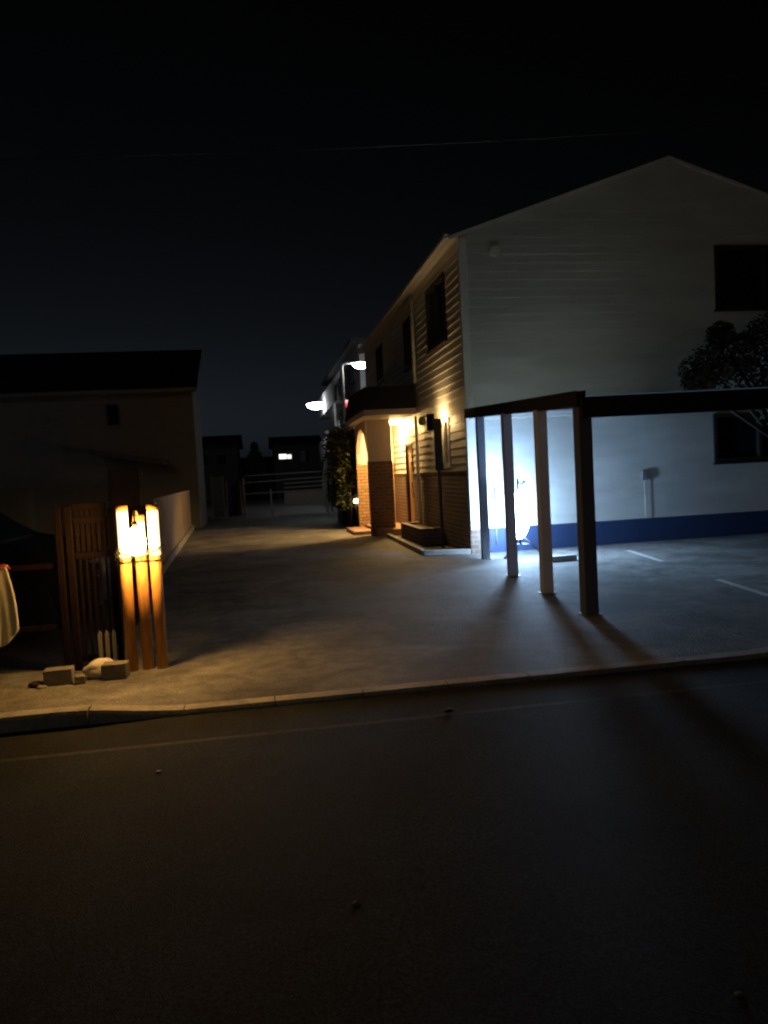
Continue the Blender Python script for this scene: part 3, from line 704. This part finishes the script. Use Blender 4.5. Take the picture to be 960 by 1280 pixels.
# ------------------------------------------------------------------ foliage
def leaf_mass(b, cs, n, s0, s1, rnd):
    for _ in range(n):
        (cx, cy, cz, rx, ry, rz_) = rnd.choice(cs)
        while True:
            p = Vector((rnd.uniform(-1, 1), rnd.uniform(-1, 1), rnd.uniform(-1, 1)))
            if p.length < 1 and (p.length > .45 or rnd.random() < .3): break
        c = Vector((cx + p.x * rx, cy + p.y * ry, cz + p.z * rz_))
        d = Vector((rnd.uniform(-1, 1), rnd.uniform(-1, 1), rnd.uniform(-.8, .5))).normalized()
        e = d.cross(Vector((rnd.uniform(-1, 1), rnd.uniform(-1, 1), rnd.uniform(-1, 1)))).normalized(); s = rnd.uniform(s0, s1)
        b.face([c - d * s, c + e * s * .42, c + d * s * 1.1, c - e * s * .42])
def tree(name, label, cat, base, trunk, cs, n, s0, s1, m, seed, group=None):
    rnd = random.Random(seed); t = thing(name, label, cat, base, group)
    b = MB(); b.tube(trunk[0], trunk[1], 10)
    for c in cs:
        p0 = Vector(trunk[0][-2]); p1 = Vector(c[:3]); mid = p0.lerp(p1, .5) + Vector((rnd.uniform(-.1, .1), rnd.uniform(-.1, .1), rnd.uniform(0, .15)))
        b.tube([p0, mid, p1], [trunk[1][-2] * .6, trunk[1][-2] * .35, .008], 7)
    b.build('trunk', 'bark', t)
    b = MB(); leaf_mass(b, cs, n, s0, s1, rnd); b.build('crown', m, t, recalc=False)
    return t
tree('garden_tree', 'dark bushy garden tree at the right in front of the gable wall', 'tree', (8.05, 10.6, 0),
     ([(8.05, 10.6, 0), (8.0, 10.6, .8), (7.8, 10.55, 1.7), (7.6, 10.5, 2.3)], [.11, .095, .08, .05]),
     [(7.0, 10.5, 3.0, .55, .5, .35), (6.65, 10.5, 2.8, .42, .45, .30), (7.5, 10.5, 3.0, .6, .6, .42), (7.25, 10.4, 2.65, .7, .6, .34), (8.0, 10.6, 2.6, .65, .6, .6), (8.0, 10.4, 2.1, .4, .5, .5), (6.95, 10.6, 3.3, .22, .2, .22), (6.45, 10.4, 2.62, .25, .3, .2), (7.7, 10.2, 2.3, .5, .5, .4), (7.9, 10.2, 1.85, .33, .4, .5), (7.75, 10.2, 2.35, .45, .4, .35), (7.6, 10.4, 3.3, .4, .4, .3)], 9000, .022, .055, 'darkleaf', 11)
hd = thing('hedge', 'dark climbing hedge behind the arched porch, lit warm at its near edge', 'hedge', (2.4, 22.5, 0))
rnd = random.Random(21)
b = MB(); leaf_mass(b, [(2.38 + rnd.uniform(-.08, .08), 21.0 + .45 * i + rnd.uniform(-.1, .1), z, .32, .38, .42) for i in range(10) for z in (.9, 1.55, 2.2, 2.55)], 5200, .035, .08, rnd); b.build('leaves', 'leaf', hd, recalc=False)
b = MB()
for i in range(8):
    y = 20.95 + i * .55; b.tube([(2.42, y, 0), (2.40, y + .05, 1.0), (2.38, y - .05, 2.3)], [.025, .02, .01], 7)
b.build('stems', 'bark', hd)
b = MB(); b.box((2.62, 20.75, 0), (2.70, 25.5, 2.75), .01); b.build('backing_boards', 'darktimber', hd)

# garden spot at the corner of the porch
t = thing('garden_spot', 'small glowing garden spot lamp at the hedge foot beside the porch', 'lamp', (2.52, 20.8, 0))
b = MB(); b.tube([(2.52, 20.76, 0), (2.52, 20.76, .74)], .014, 8); b.build('stake', 'iron', t)
b = MB(); b.lathe([(.02, -.05), (.045, -.04), (.055, 0), (.045, .04), (.02, .05)], (2.52, 20.76, .79), 16); b.build('lens', 'e_spot', t)
b = MB(); b.lathe([(.02, .051), (.06, .053), (.05, .075), (.015, .09)], (2.52, 20.76, .79), 16); b.build('hood', 'iron', t)

# ------------------------------------------------------------------ apartments, LED lamps and far houses
ap = thing('apartment_block', 'grey apartment block with outside stair beyond the cream house', 'building', (5, 34, 0))
b = MB(); b.box((4.35, 32.0, 0), (9.5, 46.0, 7.0), .02); b.build('wall', 'apart', ap)
b = MB(); b.box((3.95, 31.5, 7.0), (9.8, 46.5, 7.2), .02); b.build('roof', 'roof', ap)
for z in (2.5, 4.9):
    b = MB(); b.box((3.55, 36.0, z), (4.348, 45.5, z + .15), .01); b.box((3.55, 36.0, z + .152), (3.62, 45.5, z + 1.1), .01); b.build('balcony', 'apart', ap)
b = MB(); b.prism([(3.2, 32.3, 4.6), (3.2, 32.3, 3.5), (3.2, 36.0, 2.45), (3.2, 41, .1), (3.2, 41, 1.3), (3.2, 36.2, 3.5)], (.08, 0, 0)); b.build('stair_parapet', 'trim', ap)
b = MB(); b.box((3.3, 32.3, 3.4), (4.34, 33.6, 3.55), .01); b.build('landing', 'apart', ap)
for y in (33.5, 36.5, 39.5):
    for z in (1.2, 3.7, 5.6):
        b = MB(); b.box((4.31, y, z), (4.349, y + 1.2, z + 1.0), .005); w_ = b.build('window', 'frame', ap)
        b = MB(); b.box((4.30, y + .06, z + .06), (4.309, y + 1.14, z + .94)); b.build('pane', 'glass', w_)
for (x, y, z) in ((2.62, 33.0, 3.42), (2.66, 33.0, 2.42)):
    pass
b = MB(); b.box((2.9, 33.05, 0), (2.98, 33.13, 3.3), .005); nw = b.build('stair_post', 'steel', ap)
b = MB(); b.lathe([(.05, 0), (.14, .03), (.16, .09), (.11, .17), (.03, .2)], (2.94, 33.09, 3.3), 14); b.build('post_cap', 'cap', nw)
b = MB(); b.box((2.9, 32.55, 0), (2.98, 32.63, 2.45), .005); nw = b.build('stair_post', 'steel', ap)
b = MB(); b.lathe([(.05, 0), (.15, .03), (.17, .08), (.12, .15), (.03, .18)], (2.94, 32.59, 2.45), 14); b.build('post_cap', 'cap', nw)

def led(loc, h, arm, label, k=1.0):
    t = thing('street_lamp', label, 'lamp', loc, 'white LED street lamps'); x, y, z = loc; sg = 1 if arm > 0 else -1
    b = MB(); b.tube([(x, y, 0), (x, y, h - .15), (x + sg * .04, y, h - .04), (x + sg * .15, y, h), (x + arm * .55, y, h + .01)], [.07, .055, .05, .05, .045], 10); b.build('pole', 'trim', t)
    b = MB(); b.box((x + arm * .5, y - .12, h - .03), (x + arm, y + .12, h + .07), .03) if arm > 0 else b.box((x + arm, y - .12, h - .03), (x + arm * .5, y + .12, h + .07), .03); b.build('lamp_head', 'trim', t)
    b = MB(); c = x + arm * .78; b.lathe([(.02, -.22 * k), (.14 * k, -.19 * k), (.22 * k, -.10 * k), (.23 * k, -.032)], (c, y, h), 18, sx=1.5, sy=.7); b.build('diffuser', 'e_led', t)
    return t
led((3.33, 29.6, 0), 5.85, .98, 'tall white LED street lamp with bent arm towards the cream house')
led((3.95, 41.0, 0), 5.45, -1.05, 'smaller farther white LED street lamp at the stair', 1.5)
t = thing('lit_sign', 'small white lit box sign on the apartment wall', 'sign', (4.4, 31.6, 5.5))
b = MB(); b.box((4.32, 29.9, 5.38), (4.58, 29.96, 5.66), .01); b.build('face', 'e_sign', t)
b = MB(); b.box((4.30, 29.962, 5.36), (4.60, 30.02, 5.68), .01); b.build('case', 'iron', t)
b = MB(); b.tube([(4.45, 30.03, 0.0), (4.45, 30.03, 5.37)], .03, 8); b.build('pole', 'iron', t)
t = thing('red_lamp', 'small round red lamp below the tall LED lamp', 'lamp', (3.52, 30.5, 0))
b = MB(); b.lathe([(.03, -.15), (.11, -.12), (.13, 0), (.11, .12), (.03, .15)], (3.52, 30.5, 4.38), 16); b.build('lens', 'e_red', t)
b = MB(); b.tube([(3.52, 30.5, 0), (3.52, 30.5, 4.24)], .03, 8); b.build('pole', 'iron', t)

def far_house(x0, x1, y, h, ridge, label, lit=None):
    t = thing('far_house', label, 'house', ((x0 + x1) / 2, y, 0), 'distant dark houses')
    b = MB(); b.box((x0, y, 0), (x1, y + 6, h), .02); b.build('wall', 'bgwall', t)
    b = MB(); b.prism([(x0 - .3, y - .4, h - .1), (x0 - .3, y + 3, ridge), (x0 - .3, y + 6.4, h - .1), (x0 - .3, y + 6.4, h + .05), (x0 - .3, y + 3, ridge + .15), (x0 - .3, y - .4, h + .05)], (x1 - x0 + .6, 0, 0)); b.build('roof', 'roof', t)
    for xx in ((x0 + .3 * (x1 - x0)), (x0 + .68 * (x1 - x0))):
        b = MB(); b.box((xx - .4, y - .04, h - 1.5), (xx + .4, y - .002, h - .6), .01); w_ = b.build('window', 'frame', t)
        b = MB(); b.box((xx - .34, y - .055, h - 1.44), (xx + .34, y - .042, h - .66)); b.build('pane', 'glass', w_)
    if lit:
        (lx0, lx1, lz0, lz1) = lit
        b = MB(); b.box((lx0 - .06, y - .05, lz0 - .06), (lx1 + .06, y - .002, lz1 + .06), .01); w_ = b.build('lit_window', 'frame', t)
        b = MB(); b.box((lx0, y - .07, lz0), (lx0 + .62 * (lx1 - lx0), y - .052, lz1)); b.box((lx0 + .68 * (lx1 - lx0), y - .07, lz0), (lx1, y - .052, lz1 - .06)); b.build('pane', 'e_win', w_)
    return t
far_house(-5.5, -1.7, 60, 4.3, 5.1, 'dark distant house beside the end of the brown house')
far_house(1.05, 4.6, 60, 4.2, 4.8, 'distant dark house with one small white lit window', (1.45, 2.4, 3.05, 3.42))
far_house(-1.6, 1.0, 66, 2.6, 3.4, 'lowest distant dark house between the two others')
tree('conifer', 'dark distant conifer between the far houses', 'tree', (-.4, 58, 0), ([(-.4, 58, 0), (-.4, 58, 1.5), (-.4, 58, 3), (-.4, 58, 4.2)], [.12, .1, .07, .03]),
     [(-.4, 58, 1.6, 1.1, 1.1, .7), (-.4, 58, 2.5, .85, .85, .6), (-.4, 58, 3.3, .55, .55, .5), (-.4, 58, 3.95, .28, .28, .45)], 1500, .08, .16, 'darkleaf', 31)

# overhead cable
b = MB(); pts = []
for i in range(81):
    t_ = i / 80; xx = -18 + 40 * t_; pts.append((xx, 9.0, 5.24 + .062 * xx + .0028 * (xx - 2) ** 2))
b.tube(pts, .009, 8); tag(b.build('overhead_cable', 'cable'), 'thin overhead cable crossing the night sky above the drive', 'cable')

# ------------------------------------------------------------------ light: night sky and dim skyglow
w = bpy.data.worlds.new('World'); SC.world = w; w.use_nodes = True
nt = w.node_tree; bgn = nt.nodes['Background']
sky = nt.nodes.new('ShaderNodeTexSky'); sky.sky_type = 'NISHITA'; sky.sun_disc = False
sky.sun_elevation = math.radians(-4.5); sky.sun_rotation = math.radians(-15)
sky.altitude = 0; sky.air_density = 1; sky.dust_density = 1; sky.ozone_density = 1
bw = nt.nodes.new('ShaderNodeRGBToBW'); tn = nt.nodes.new('ShaderNodeVectorMath'); tn.operation = 'SCALE'; tn.inputs[0].default_value = (1.45, 1.8, 2.3)
nt.links.new(sky.outputs[0], bw.inputs[0]); pw = nt.nodes.new('ShaderNodeMath'); pw.operation = 'POWER'; pw.inputs[1].default_value = 1.5
nt.links.new(bw.outputs[0], pw.inputs[0]); nt.links.new(pw.outputs[0], tn.inputs['Scale']); nt.links.new(tn.outputs[0], bgn.inputs[0]); bgn.inputs[1].default_value = 0.12
sl = bpy.data.lights.new('moon_glow', 'SUN'); sl.energy = 0.027; sl.angle = math.radians(14); sl.color = (1.0, 0.97, 0.86)
so = bpy.data.objects.new('moon_glow', sl); COL.objects.link(so); so.location = (-4, -6, 12)
dirv = Vector((0.30, 0.90, -0.25))
so.rotation_euler = dirv.to_track_quat('-Z', 'Y').to_euler()

# ------------------------------------------------------------------ camera
cam = bpy.data.cameras.new('camera'); co = bpy.data.objects.new('camera', cam); COL.objects.link(co); SC.camera = co
cam.sensor_fit = 'VERTICAL'; cam.sensor_height = 36.0; cam.lens = 950.0 / 1280.0 * 36.0
cam.clip_start = .05; cam.clip_end = 600
yaw, pit, roll = math.radians(9), -math.atan(48 / 950), math.radians(3)
F = Vector((math.sin(yaw) * math.cos(pit), math.cos(yaw) * math.cos(pit), math.sin(pit)))
R0 = F.cross(Vector((0, 0, 1))).normalized(); U0 = R0.cross(F)
U = U0 * math.cos(roll) + R0 * math.sin(roll); R = R0 * math.cos(roll) - U0 * math.sin(roll)
mw = Matrix(((R.x, U.x, -F.x, 0), (R.y, U.y, -F.y, 0), (R.z, U.z, -F.z, 1.5), (0, 0, 0, 1)))
co.matrix_world = mw

for o in bpy.data.objects:
    if '_o' in o: del o['_o']

# ------------------------------------------------------------------ render
SC.render.engine = 'CYCLES'
c = SC.cycles
c.use_denoising = True
c.sample_clamp_indirect = 6.0
c.max_bounces = 8; c.diffuse_bounces = 5; c.glossy_bounces = 3
c.use_light_tree = True
c.caustics_reflective = False; c.caustics_refractive = False
c.filter_width = 2.2
SC.view_settings.view_transform = 'Standard'; SC.view_settings.look = 'None'
SC.view_settings.exposure = 0; SC.view_settings.gamma = 1; SC.view_settings.use_curve_mapping = False
